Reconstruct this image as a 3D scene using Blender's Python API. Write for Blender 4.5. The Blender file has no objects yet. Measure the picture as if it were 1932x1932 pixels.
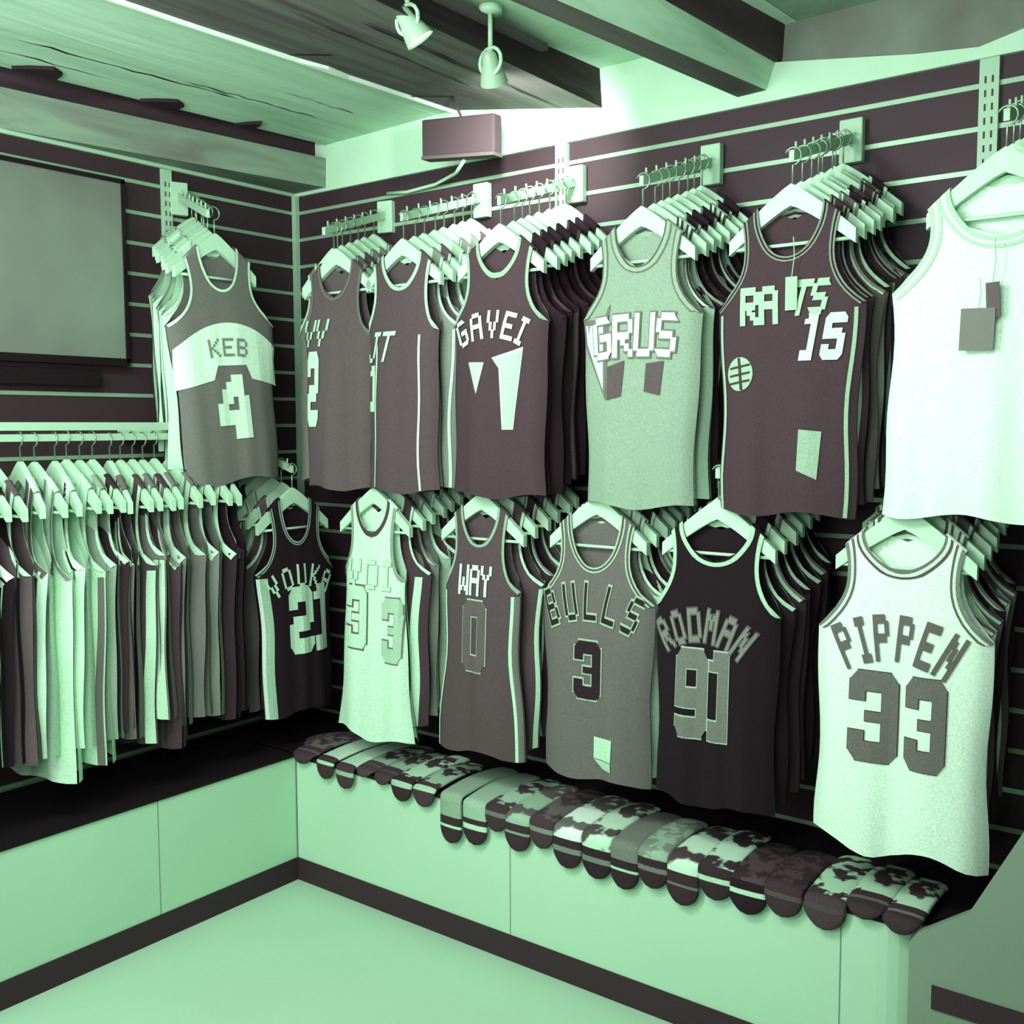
import bpy, bmesh, math, random
from mathutils import Vector, Matrix
rnd = random.Random(7)
S = bpy.context.scene
COL = S.collection
PI = math.pi

# ------------------------------------------------------------------ camera
cam_d = bpy.data.cameras.new('camera'); cam = bpy.data.objects.new('camera', cam_d); COL.objects.link(cam)
cam_d.sensor_width = 36; cam_d.lens = 36*1987.7/1932; cam_d.clip_start = .05; cam_d.clip_end = 60
R_ = Vector((.79298, .60924, -.00337)); D_ = Vector((-.60746, .79022, -.08095)); U_ = R_.cross(D_)
cam.matrix_world = Matrix(((R_.x, U_.x, -D_.x, 3.1423), (R_.y, U_.y, -D_.y, -2.7419), (R_.z, U_.z, -D_.z, 1.529), (0, 0, 0, 1)))
S.camera = cam

# ------------------------------------------------------------------ world, lights, exposure
S.view_settings.view_transform = 'Standard'; S.view_settings.look = 'None'
S.view_settings.gamma = 1; S.view_settings.use_curve_mapping = False
S.view_settings.exposure = -0.40
W = bpy.data.worlds.new('world'); S.world = W; W.use_nodes = True
W.node_tree.nodes['Background'].inputs[0].default_value = (.98, .94, 1, 1)
W.node_tree.nodes['Background'].inputs[1].default_value = .09

def area(name, loc, aim, sx, sy, power, colr=(.96, .96, 1)):
    l = bpy.data.lights.new(name, 'AREA'); l.shape = 'RECTANGLE'; l.size = sx; l.size_y = sy; l.energy = power; l.color = colr
    o = bpy.data.objects.new(name, l); COL.objects.link(o); o.location = loc
    o.rotation_euler = (Vector(aim)-Vector(loc)).to_track_quat('-Z', 'Y').to_euler(); return o
def spot(name, loc, aim, power, deg, blend=.6, rad=.03):
    l = bpy.data.lights.new(name, 'SPOT'); l.energy = power; l.spot_size = math.radians(deg); l.spot_blend = blend; l.shadow_soft_size = rad
    l.color = (.98, .98, 1)
    o = bpy.data.objects.new(name, l); COL.objects.link(o); o.location = loc
    o.rotation_euler = (Vector(aim)-Vector(loc)).to_track_quat('-Z', 'Y').to_euler(); return o
area('shop_light', (1.60, -2.02, 2.36), (1.5, -.3, 1.0), .5, .35, 34)
area('shop_light', (2.75, -2.0, 2.36), (2.2, -.3, 1.0), .35, .35, 10)
area('shop_light', (1.25, -2.6, 2.36), (.4, -.9, 1.0), .5, .4, 22)
area('fill_light', (.75, -3.5, 1.5), (1.9, -.3, 1.1), .8, 1.2, 30)  # added side fill to model the cloth folds, no source seen
area('fill_light', (3.6, -3.9, 1.3), (.6, -.8, .8), 1.2, 1.2, 9)  # weaker added fill from behind the view
area('ceiling_fill', (2.3, -2.5, 1.75), (1.0, -1.0, 2.6), .8, .8, 42)  # added upward fill to brighten the ceiling timbers, no real lamp
area('ceiling_fill', (.9, -2.6, 1.9), (.4, -1.5, 2.6), .5, .5, 13)  # second added ceiling fill, near the left wall
spot('wall_spot', (1.42, -.56, 2.36), (1.12, 0, 2.34), 85, 82, 1.0)
spot('wall_spot', (1.42, -.92, 2.36), (1.25, -.30, 2.0), 14, 60, .9)
spot('track_spot', (2.75, -1.5, 2.40), (2.58, -.35, 1.75), 9, 46, .9)

# ------------------------------------------------------------------ materials
RAMP = [(0, (9, 3, 6)), (.12, (34, 22, 27)), (.22, (64, 52, 54)), (.32, (86, 82, 78)), (.45, (108, 121, 106)),
        (.6, (132, 166, 136)), (.78, (168, 217, 177)), (.9, (198, 238, 206)), (1.0, (228, 250, 232))]
def s2l(c): c /= 255.; return c/12.92 if c < .04045 else ((c+.055)/1.055)**2.4
def tone(v):
    for (a, ca), (b, cb) in zip(RAMP, RAMP[1:]):
        if v <= b:
            f = (v-a)/(b-a); return tuple(s2l(x+(y-x)*f) for x, y in zip(ca, cb))
    return tuple(s2l(x) for x in RAMP[-1][1])
MC = {}
def mat(v, rough=.85, kind='plain', v2=None, scale=20., metal=0.):
    key = (round(v, 3), rough, kind, v2, scale, metal)
    if key in MC: return MC[key]
    m = bpy.data.materials.new('%s_%02d' % (kind, int(v*100))); m.use_nodes = True; nt = m.node_tree; N = nt.nodes; L = nt.links
    b = N['Principled BSDF']; b.inputs['Roughness'].default_value = rough; b.inputs['Metallic'].default_value = metal
    b.inputs['Specular IOR Level'].default_value = .25
    c1 = tone(v)+(1,); c2 = (tone(v2) if v2 is not None else tuple(x*.8 for x in tone(v)))+(1,)
    b.inputs['Base Color'].default_value = c1
    tc = N.new('ShaderNodeTexCoord')
    def ramp(src, p0, p1, ca, cb):
        r = N.new('ShaderNodeValToRGB'); r.color_ramp.elements[0].position = p0; r.color_ramp.elements[1].position = p1
        r.color_ramp.elements[0].color = ca; r.color_ramp.elements[1].color = cb
        L.new(src, r.inputs[0]); L.new(r.outputs[0], b.inputs['Base Color']); return r
    def noise(sc, det=3, vec=None):
        n = N.new('ShaderNodeTexNoise'); n.inputs['Scale'].default_value = sc; n.inputs['Detail'].default_value = det
        L.new(vec or tc.outputs['Object'], n.inputs['Vector']); return n
    if kind == 'fabric':                                   # mesh knit: fine mottle plus bump
        n = noise(260, 2); ramp(n.outputs[0], .25, .75, tuple(x*.82 for x in c1[:3])+(1,), tuple(min(1, x*1.15) for x in c1[:3])+(1,))
        bp = N.new('ShaderNodeBump'); bp.inputs['Strength'].default_value = .25; bp.inputs['Distance'].default_value = .002
        n2 = noise(35, 4); L.new(n2.outputs[0], bp.inputs['Height']); L.new(bp.outputs[0], b.inputs['Normal'])
    elif kind == 'wood':
        mp = N.new('ShaderNodeMapping'); mp.inputs['Scale'].default_value = (9, .9, 9); L.new(tc.outputs['Object'], mp.inputs[0])
        n = noise(scale/10., 8, mp.outputs[0]); n.inputs['Distortion'].default_value = .8
        ramp(n.outputs[0], .3, .72, c2, c1)
        bp = N.new('ShaderNodeBump'); bp.inputs['Strength'].default_value = .5; bp.inputs['Distance'].default_value = .01
        L.new(n.outputs[0], bp.inputs['Height']); L.new(bp.outputs[0], b.inputs['Normal'])
    elif kind == 'plaster':
        n = noise(6, 8); ramp(n.outputs[0], .3, .75, c2, c1)
        bp = N.new('ShaderNodeBump'); bp.inputs['Strength'].default_value = .4; bp.inputs['Distance'].default_value = .02
        L.new(n.outputs[0], bp.inputs['Height']); L.new(bp.outputs[0], b.inputs['Normal'])
    elif kind == 'board':                                  # laminate with the faintest mottling
        n = noise(3, 5); ramp(n.outputs[0], .2, .85, tuple(x*.93 for x in c1[:3])+(1,), c1)
    elif kind == 'pattern':
        n = noise(scale, 2); ramp(n.outputs[0], .47, .53, c2, c1)
    elif kind == 'spots':
        n = N.new('ShaderNodeTexVoronoi'); n.inputs['Scale'].default_value = scale; L.new(tc.outputs['Object'], n.inputs['Vector'])
        ramp(n.outputs['Distance'], .3, .36, c2, c1)
    elif kind == 'stripes':
        n = N.new('ShaderNodeTexWave'); n.inputs['Scale'].default_value = scale; n.inputs['Distortion'].default_value = 1.5
        L.new(tc.outputs['Object'], n.inputs['Vector']); ramp(n.outputs[0], .45, .55, c2, c1)
    elif kind == 'pinstripe':
        n = N.new('ShaderNodeTexWave'); n.inputs['Scale'].default_value = scale; n.bands_direction = 'X'
        L.new(tc.outputs['Object'], n.inputs['Vector']); ramp(n.outputs[0], .90, .96, c2, c1)
    elif kind == 'glass':
        b.inputs['Specular IOR Level'].default_value = .6
        n = noise(2.2, 2); ramp(n.outputs[0], .35, .7, c2, c1)  # blotchy tone puts soft reflections into the pane colour
    MC[key] = m; return m
def fab(v): return mat(v, .9, 'fabric')

# ------------------------------------------------------------------ object helpers
def link(name, me, parent=None):
    o = bpy.data.objects.new(name, me); COL.objects.link(o)
    if parent: o.parent = parent
    return o
def tag(o, label=None, cat=None, group=None, kind=None):
    if label: o['label'] = label
    if cat: o['category'] = cat
    if group: o['group'] = group
    if kind: o['kind'] = kind
    return o
def thing(name, label, cat, loc=(0, 0, 0), rz=0, group=None):
    o = bpy.data.objects.new(name, None); COL.objects.link(o); o.empty_display_size = .05
    o.location = loc; o.rotation_euler = (0, 0, rz); return tag(o, label, cat, group)
class MB:
    def __init__(s): s.v = []; s.f = []; s.m = []; s.mats = []
    def mi(s, m):
        if m not in s.mats: s.mats.append(m)
        return s.mats.index(m)
    def face(s, pts, m):
        n = len(s.v); s.v += [tuple(p) for p in pts]; s.f.append(tuple(range(n, n+len(pts)))); s.m.append(s.mi(m))
    def box(s, a, b, m):
        x0, y0, z0 = a; x1, y1, z1 = b; n = len(s.v); k = s.mi(m)
        s.v += [(x0, y0, z0), (x1, y0, z0), (x1, y1, z0), (x0, y1, z0), (x0, y0, z1), (x1, y0, z1), (x1, y1, z1), (x0, y1, z1)]
        for q in ((0, 3, 2, 1), (4, 5, 6, 7), (0, 1, 5, 4), (1, 2, 6, 5), (2, 3, 7, 6), (3, 0, 4, 7)):
            s.f.append(tuple(n+i for i in q)); s.m.append(k)
    def grid(s, rows, m, closed=False):                    # rows of equal length
        n = len(s.v); c = len(rows[0]); k = m if isinstance(m, int) else s.mi(m)
        for r in rows: s.v += [tuple(p) for p in r]
        for i in range(len(rows)-1):
            for j in range(c if closed else c-1):
                j2 = (j+1) % c
                s.f.append((n+i*c+j, n+i*c+j2, n+(i+1)*c+j2, n+(i+1)*c+j)); s.m.append(k)
    def tube(s, pts, r, m, seg=8, caps=True):
        pts = [Vector(p) for p in pts]; rows = []; up = None
        for i, q in enumerate(pts):
            t = (pts[min(i+1, len(pts)-1)]-pts[max(i-1, 0)]).normalized()
            if up is None: up = t.orthogonal().normalized()
            up = (up-t*up.dot(t)).normalized(); w = t.cross(up)
            rr = r[i] if isinstance(r, (list, tuple)) else r
            rows.append([q+(up*math.cos(2*PI*a/seg)+w*math.sin(2*PI*a/seg))*rr for a in range(seg)])
        n = len(s.v); s.grid(rows, m, True)
        if caps:
            k = s.mi(m); s.f.append(tuple(n+i for i in range(seg))[::-1]); s.m.append(k)
            s.f.append(tuple(n+(len(rows)-1)*seg+i for i in range(seg))); s.m.append(k)
    def prism(s, poly, axis, a, b, m):                     # polygon extruded along an axis
        def P(u, v, w): return {0: (w, u, v), 1: (u, w, v), 2: (u, v, w)}[axis]
        s.face([P(u, v, a) for u, v in poly], m); s.face([P(u, v, b) for u, v in poly][::-1], m)
        for i in range(len(poly)):
            (u0, v0), (u1, v1) = poly[i], poly[(i+1) % len(poly)]
            s.face([P(u0, v0, a), P(u0, v0, b), P(u1, v1, b), P(u1, v1, a)], m)
    def mesh(s, name, smooth=False, bevel=0):
        me = bpy.data.meshes.new(name); me.from_pydata(s.v, [], s.f)
        for m in s.mats: me.materials.append(m)
        me.polygons.foreach_set('material_index', s.m)
        bm = bmesh.new(); bm.from_mesh(me); bmesh.ops.remove_doubles(bm, verts=bm.verts, dist=1e-5)
        bmesh.ops.recalc_face_normals(bm, faces=bm.faces)
        bm.to_mesh(me); bm.free()
        if smooth: me.polygons.foreach_set('use_smooth', [True]*len(me.polygons))
        me.update(); return me
    def build(s, name, parent=None, smooth=False, bevel=0):
        o = link(name, s.mesh(name, smooth), parent)
        if bevel:
            md = o.modifiers.new('bevel', 'BEVEL'); md.width = bevel; md.segments = 2; md.limit_method = 'ANGLE'
        return o

# ================================================================== the room
PANEL = mat(.19, .55, 'board'); STRIP = mat(.66, .35, 'plain', metal=.3); UPR = mat(.72, .4, 'plain')
PALE = mat(.80, .6, 'board'); DARKW = mat(.19, .7, 'board'); BLACK = mat(.03, .8, 'plain')
b = MB(); b.box((-.2, -4.2, -.1), (4.4, .2, 0), mat(.80, .5, 'board')); tag(b.build('floor'), kind='structure')

ZT = 2.397
def slatwall(name, axis, length):
    b = MB()
    def bx(u0, u1, d0, d1, z0, z1, m):
        if axis == 'y0': b.box((u0, -d1, z0), (u1, -d0, z1), m)
        else: b.box((d0, -u1, z0), (d1, -u0, z1), m)
    bx(0 if axis == 'x0' else -.2, length, -.12, -.02, 0, 3.0, mat(.78, .9, 'plaster', .70))
    bx(0, length, -.02, 0, 2.3357, ZT, PANEL)
    z = 2.3357
    for k in range(24):
        if z < .05: break
        bx(0, length, -.02, 0, z-.1+.006, z-.006, PANEL)    # board
        bx(0, length, -.02, .004, z-.006, z+.006, STRIP)   # aluminium groove insert
        z -= .1
    o = b.build(name); return tag(o, kind='structure')
slatwall('wall_right', 'y0', 3.1); slatwall('wall_left', 'x0', 4.0)
b = MB(); b.box((-.02, -4.0, ZT), (.012, .0, ZT+.02), UPR); tag(b.build('trim_1'), kind='structure')
# plaster band above the slatwall of the right wall, its top edge sagging to the right
b = MB(); poly = [(.012, ZT), (3.1, ZT), (3.1, 2.50), (2.62, 2.462), (2.45, 2.425), (2.30, 2.44), (1.94, 2.495), (1.86, 2.53), (1.86, 2.62), (.012, 2.62)]
b.prism(poly, 1, -.012, .02, mat(.84, .9, 'plaster', .80)); tag(b.build('trim_2'), kind='structure')
b = MB(); b.prism([(1.94, 2.42), (3.1, 2.42), (3.1, 2.72), (1.94, 2.72)], 1, .0, .04, mat(.50, .95, 'plaster', .40)); tag(b.build('wall_right_upper'), kind='structure')

# old ceiling: boards and beams running to the right wall, each edge slightly out of parallel
def edge(x, z, slope): return lambda y: (x+slope*y, y, z)
def longit(b, e1, e2, m, y0=0.03, y1=-3.9, n=24, wob=.004):
    rows = []
    for i in range(n+1):
        y = y0+(y1-y0)*i/n; a = Vector(e1(y)); c = Vector(e2(y))
        rows.append([a+(c-a)*t for t in (0, .33, .66, 1)])
    b.grid(rows, m)
LW = mat(.86, .85, 'wood', .72, 14.); GW = mat(.42, .85, 'wood', .27, 16.); MW = mat(.58, .85, 'wood', .42, 16.); DW = mat(.26, .9, 'wood', .16, 12.); BW = mat(.40, .9, 'wood', .28, 14.)  # tones mix own wood colour with some painted-in light and shade
def beam(name, edges, mats, label, cat='beam'):
    b = MB()
    for (e1, e2), m in zip(zip(edges, edges[1:]), mats): longit(b, e1, e2, m)
    return b
Z0 = lambda y: (0.0, y, 2.409)
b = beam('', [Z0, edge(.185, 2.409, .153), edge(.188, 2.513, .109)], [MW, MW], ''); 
longit(b, edge(.188, 2.513, .109), edge(.13, 2.516, .109), DW); longit(b, edge(.13, 2.516, .109), edge(.13, 2.60, .109), DW)  # dark recess faces put the gap's shade into the wood colour
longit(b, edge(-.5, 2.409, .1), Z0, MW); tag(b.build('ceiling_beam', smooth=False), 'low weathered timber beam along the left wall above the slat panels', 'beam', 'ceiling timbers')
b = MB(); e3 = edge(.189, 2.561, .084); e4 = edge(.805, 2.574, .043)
longit(b, e3, e4, LW); longit(b, edge(.189, 2.60, .084), e3, DW); longit(b, e4, edge(.812, 2.585, .043), mat(.92, .8)); longit(b, edge(.812, 2.585, .043), edge(.812, 2.66, .043), LW)  # near-white edge face holds the lit line in its colour
o = tag(b.build('ceiling_plank'), 'wide pale ceiling plank with long dark cracks and a bright edge', 'plank', 'ceiling timbers')
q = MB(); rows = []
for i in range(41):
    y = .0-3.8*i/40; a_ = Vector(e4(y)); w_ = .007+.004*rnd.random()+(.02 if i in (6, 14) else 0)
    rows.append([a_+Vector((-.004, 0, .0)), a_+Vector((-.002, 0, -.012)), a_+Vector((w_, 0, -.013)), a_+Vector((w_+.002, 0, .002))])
q.grid(rows, mat(.97, .8)); q.build('lit_edge', o)  # added near-white strip, painting the lit edge line into the colour
for (xa, ya, ln) in ((.15, -.62, .10), (.13, -1.02, .10), (.17, -.33, .05)):
    q = MB(); q.prism([(xa, ya), (xa+.05, ya-.01), (xa+.075, ya-ln*.5), (xa+.03, ya-ln), (xa-.01, ya-ln*1.3)], 2, 2.552, 2.563, mat(.14)); q.build('chipped_edge', o)
# cracks along the pale plank
def crack(pts, z, wid):
    q = MB(); up = []; dn = []
    for i, (x, y) in enumerate(pts):
        w_ = wid*(.2+rnd.random())*(0 if i in (0, len(pts)-1) else 1); up.append((x-w_, y, z)); dn.append((x+w_, y, z))
    q.grid([up, dn], mat(.08)); return q
def ck(parent, x, y0, y1, slope, z, wid, n=14, amp=.008):
    q = crack([(x+slope*y+rnd.uniform(-amp, amp), y) for y in [y0+(y1-y0)*i/n for i in range(n+1)]], z, wid); q.build('crack', parent)
ck(o, .42, -.25, -.75, .05, 2.5655, .004); ck(o, .40, -.55, -1.25, .06, 2.5650, .005); ck(o, .55, -.2, -.5, .05, 2.568, .003); ck(o, .30, -.9, -1.7, .07, 2.562, .004)
b = MB(); e5 = edge(1.388, 2.477, -.033); e5b = edge(1.38, 2.592, .05)
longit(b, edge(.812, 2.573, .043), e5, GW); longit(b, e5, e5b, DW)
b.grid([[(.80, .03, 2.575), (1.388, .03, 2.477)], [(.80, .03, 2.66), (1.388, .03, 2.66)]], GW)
o = tag(b.build('ceiling_beam'), 'dark gray planked beam above the two spot lamps', 'beam', 'ceiling timbers')
def ckz(parent, x, y0, y1, slope, wid):
    n = 14; pts = [(x+slope*y+rnd.uniform(-.006, .006), y) for y in [y0+(y1-y0)*i/n for i in range(n+1)]]; q = MB(); up = []; dn = []
    for i, (px, y) in enumerate(pts):
        w_ = wid*(.3+rnd.random()) if 0 < i < n else 0
        f = lambda xx: 2.575+(2.477-2.575)*(xx-.8)/.588-.004
        up.append((px-w_, y, f(px-w_))); dn.append((px+w_, y, f(px+w_)))
    q.grid([up, dn], mat(.08)); q.build('crack', parent)
ckz(o, 1.25, -.05, -.9, -.02, .006); ckz(o, 1.12, -.3, -1.0, -.02, .004)
for (xa, ya, xb, yb) in ((.80, -.22, .97, -.20), (.78, -.70, .93, -.67)):
    q = MB(); f = lambda xx: 2.573+(2.477-2.573)*(xx-.8)/.588-.003
    q.grid([[(xa+(xb-xa)*i/6, ya+(yb-ya)*i/6-.007+.003*(i%2), f(xa+(xb-xa)*i/6)) for i in range(7)], [(xa+(xb-xa)*i/6, ya+(yb-ya)*i/6+.007, f(xa+(xb-xa)*i/6)) for i in range(7)]], mat(.10)); q.build('board_joint', o)
b = MB(); longit(b, edge(1.38, 2.592, .05), edge(1.99, 2.592, .05), mat(.90, .9, 'plaster', .82)); tag(b.build('ceiling'), kind='structure')
b = MB(); e7 = edge(1.829, 2.425, .098); e7b = edge(1.912, 2.428, .117); e8 = edge(1.935, 2.495, .05)
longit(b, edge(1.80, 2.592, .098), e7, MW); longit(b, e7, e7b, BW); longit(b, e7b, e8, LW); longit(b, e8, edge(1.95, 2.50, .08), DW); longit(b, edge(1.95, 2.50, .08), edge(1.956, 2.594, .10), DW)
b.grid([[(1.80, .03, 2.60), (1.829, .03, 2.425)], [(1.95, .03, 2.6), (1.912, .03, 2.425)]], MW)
o = tag(b.build('ceiling_beam'), 'slim low beam with gray underside right of the spot lamps', 'beam', 'ceiling timbers')
b = MB(); b.box((1.645, -.32, 2.575), (1.69, -.10, 2.592), mat(.30)); tag(b.build('ceiling_bracket'), 'small dark timber block nailed on the ceiling beside the slim beam', 'bracket')
b = MB(); longit(b, edge(1.95, 2.594, .10), edge(3.6, 2.60, .10), mat(.66, .9, 'plaster', .56)); longit(b, edge(-.6, 2.67, 0), edge(3.8, 2.67, 0), PANEL); tag(b.build('ceiling_slab'), kind='structure')

# ---- uprights
def upright(loc, dx, dy, z0, z1, label):
    b = MB(); x, y = loc; b.box((x-dx, y-dy, z0), (x+dx, y+dy, z1), UPR)
    t = b.build('slotted_upright'); tag(t, label, 'upright', 'slotted wall uprights')
    q = MB(); z = z1-.05
    while z > z0+.03:
        if dx > dy: 
            for s in (-.008, .008): q.box((x+s-.002, y-dy-.0015, z-.008), (x+s+.002, y-dy+.001, z+.008), mat(.25))
        else:
            for s in (-.008, .008): q.box((x+dx-.001, y+s-.002, z-.008), (x+dx+.0015, y+s+.002, z+.008), mat(.25))
        z -= .032
    q.build('slots', t); return t
upright((1.24, -.006), .022, .008, .44, ZT-.002, 'pale slotted metal upright behind the upper rack in the glare of the lamp')
upright((2.475, -.006), .022, .008, .44, ZT-.002, 'pale slotted metal upright beside the white jersey at the right')
upright((.006, -.572), .008, .018, .44, ZT-.002, 'pale slotted metal upright on the left wall beside the glossy screen')
b = MB(); b.box((0.004, -.022, .435), (.026, -.004, ZT), UPR); tag(b.build('corner_profile'), 'pale vertical metal profile in the corner of the slatted walls', 'profile')

# ---- glossy screen on left wall
t = thing('wall_screen', 'large glossy gray screen with dark frame mounted on the left wall', 'screen', (.02, -1.2, 1.74))
b = MB(); b.box((-.012, -.45, .012), (.028, .43, .568), mat(.52, .2, 'glass', .42)); b.build('panel', t)
b = MB()
for a, c in (((-.016, -.462, 0), (.034, -.45, .58)), ((-.016, .43, 0), (.034, .442, .58)), ((-.016, -.462, -.012), (.034, .442, .012)), ((-.016, -.462, .568), (.034, .442, .582))): b.box(a, c, mat(.08, .4))
b.build('frame', t)
t2 = MB(); t2.box((.006, -1.7, 1.66), (.05, -.86, 1.712), mat(.06, .5)); tag(t2.build('sound_bar', bevel=.004), 'long black bar on the wall beneath the glossy screen', 'speaker')  # shade below the screen, built as a black strip

# ---- plinth: L shaped bench
PX, PY, PZ = .4497, .4373, .4345
b = MB(); b.box((.0, -4.0, .0), (PX, -PY+.0, PZ-.008), PALE)
for y in (-.97, -2.2): b.box((PX, y-.0012, .076), (PX+.0008, y+.0012, PZ-.008), mat(.5))
tag(b.build('trim_3'), kind='structure')
b = MB(); arc = [(2.40+.12*math.sin(a*PI/16), -PY+.12-.12*math.cos(a*PI/16)) for a in range(9)]
b.prism([(0, -.0), (0, -PY)]+arc+[(2.52, 0)], 2, 0, PZ-.008, PALE)
for x in (2.318, 1.36): b.box((x-.0015, -PY-.0008, .076), (x+.0015, -PY, PZ-.008), mat(.5))
b.box((PX-.004, -PY-.004, .076), (PX+.003, -PY, PZ-.008), mat(.45))
tag(b.build('trim_4'), kind='structure')
b = MB(); b.box((0.03, -4.0, PZ-.008), (PX+.006, -PY, PZ), BLACK)
b.prism([(.03, -.02), (.03, -PY-.006), (2.44, -PY-.006), (2.50, -.39), (2.562, -.30), (2.562, -.02)], 2, PZ-.012, PZ, BLACK)
tag(b.build('bench_top'), 'black top board of the pale bench under both racks', 'board')
b = MB(); b.box((PX-.01, -4.0, 0), (PX+.004, -PY, .0764), DARKW); tag(b.build('baseboard_left'), kind='structure')
b = MB(); b.box((PX-.01, -PY-.004, 0), (2.40, -PY+.01, .0764), DARKW); tag(b.build('baseboard_right'), kind='structure')
t = thing('end_panel', 'gray-green panel with slanted left edge and dark strip at the right end of the bench', 'panel', (2.6, -.47, 0))
b = MB(); b.prism([(-.12, 0), (-.12, .41), (-.105, .434), (-.0, .51), (.10, .71), (.35, 1.2), (.5, 1.2), (.5, 0)], 1, 0, .025, mat(.54, .6, 'board')); b.build('board', t)
b = MB(); b.box((-.07, -.004, .278), (.5, .0, .330), DARKW); b.build('strip', t)

# ================================================================== glyphs
G5 = {'A': '01110 10001 10001 11111 10001 10001 10001', 'B': '11110 10001 10001 11110 10001 10001 11110', 'D': '11110 10001 10001 10001 10001 10001 11110',
 'E': '11111 10000 10000 11110 10000 10000 11111', 'G': '01111 10000 10000 10111 10001 10001 01111', 'I': '111 010 010 010 010 010 111',
 'K': '10001 10010 10100 11000 10100 10010 10001', 'L': '10000 10000 10000 10000 10000 10000 11111', 'M': '10001 11011 10101 10101 10001 10001 10001',
 'N': '10001 11001 10101 10101 10011 10001 10001', 'O': '01110 10001 10001 10001 10001 10001 01110', 'P': '11110 10001 10001 11110 10000 10000 10000',
 'R': '11110 10001 10001 11110 10100 10010 10001', 'S': '01111 10000 10000 01110 00001 00001 11110', 'T': '11111 00100 00100 00100 00100 00100 00100',
 'U': '10001 10001 10001 10001 10001 10001 01110', 'V': '10001 10001 10001 01010 01010 00100 00100', 'W': '10001 10001 10001 10101 10101 11011 10001',
 'Y': '10001 10001 01010 00100 00100 00100 00100', 'J': '00111 00010 00010 00010 00010 10010 01100', 'C': '01111 10000 10000 10000 10000 10000 01111'}
G6 = {'0': '111111 111111 110011 110011 110011 110011 110011 111111 111111', '1': '0111 1111 0011 0011 0011 0011 0011 1111 1111',
 '2': '111111 111111 110011 000011 011111 111110 110000 111111 111111', '3': '111111 111111 110011 000011 001111 000011 110011 111111 111111',
 '4': '000110 001110 011110 011011 110011 111111 111111 000111 000111', '5': '111111 111111 110000 111110 111111 000011 110011 111111 111111',
 '9': '111111 111111 110011 110011 111111 111111 000011 111111 111111'}
ROUND = set('02359SGOCU')
def glyph_quads(ch, grow=0.):
    """cells of a block glyph in unit coords: list of polygons, x 0..1, y 0..1 upwards"""
    rows = (G6.get(ch) or G5.get(ch)).split(); nr = len(rows); nc = len(rows[0]); cw = 1./nc; chh = 1./nr; out = []
    def on(r, c): return 0 <= r < nr and 0 <= c < nc and rows[r][c] == '1'
    for r in range(nr):
        for c in range(nc):
            if rows[r][c] != '1': continue
            x0, x1 = c*cw, (c+1)*cw; y1, y0 = 1-r*chh, 1-(r+1)*chh
            gx = grow*cw; gy = grow*chh
            X0, X1, Y0, Y1 = x0-gx, x1+gx, y0-gy, y1+gy
            P = [(X0, Y0), (X1, Y0), (X1, Y1), (X0, Y1)]
            if ch in ROUND:
                cut = None
                if r == 0 and c == 0 and on(0, 1): cut = 3
                if r == 0 and c == nc-1 and on(0, c-1): cut = 2
                if r == nr-1 and c == 0 and on(r, 1): cut = 0
                if r == nr-1 and c == nc-1 and on(r, c-1): cut = 1
                if cut is not None: P = [q for i, q in enumerate(P) if i != cut]
            out.append(P)
    return out

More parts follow.
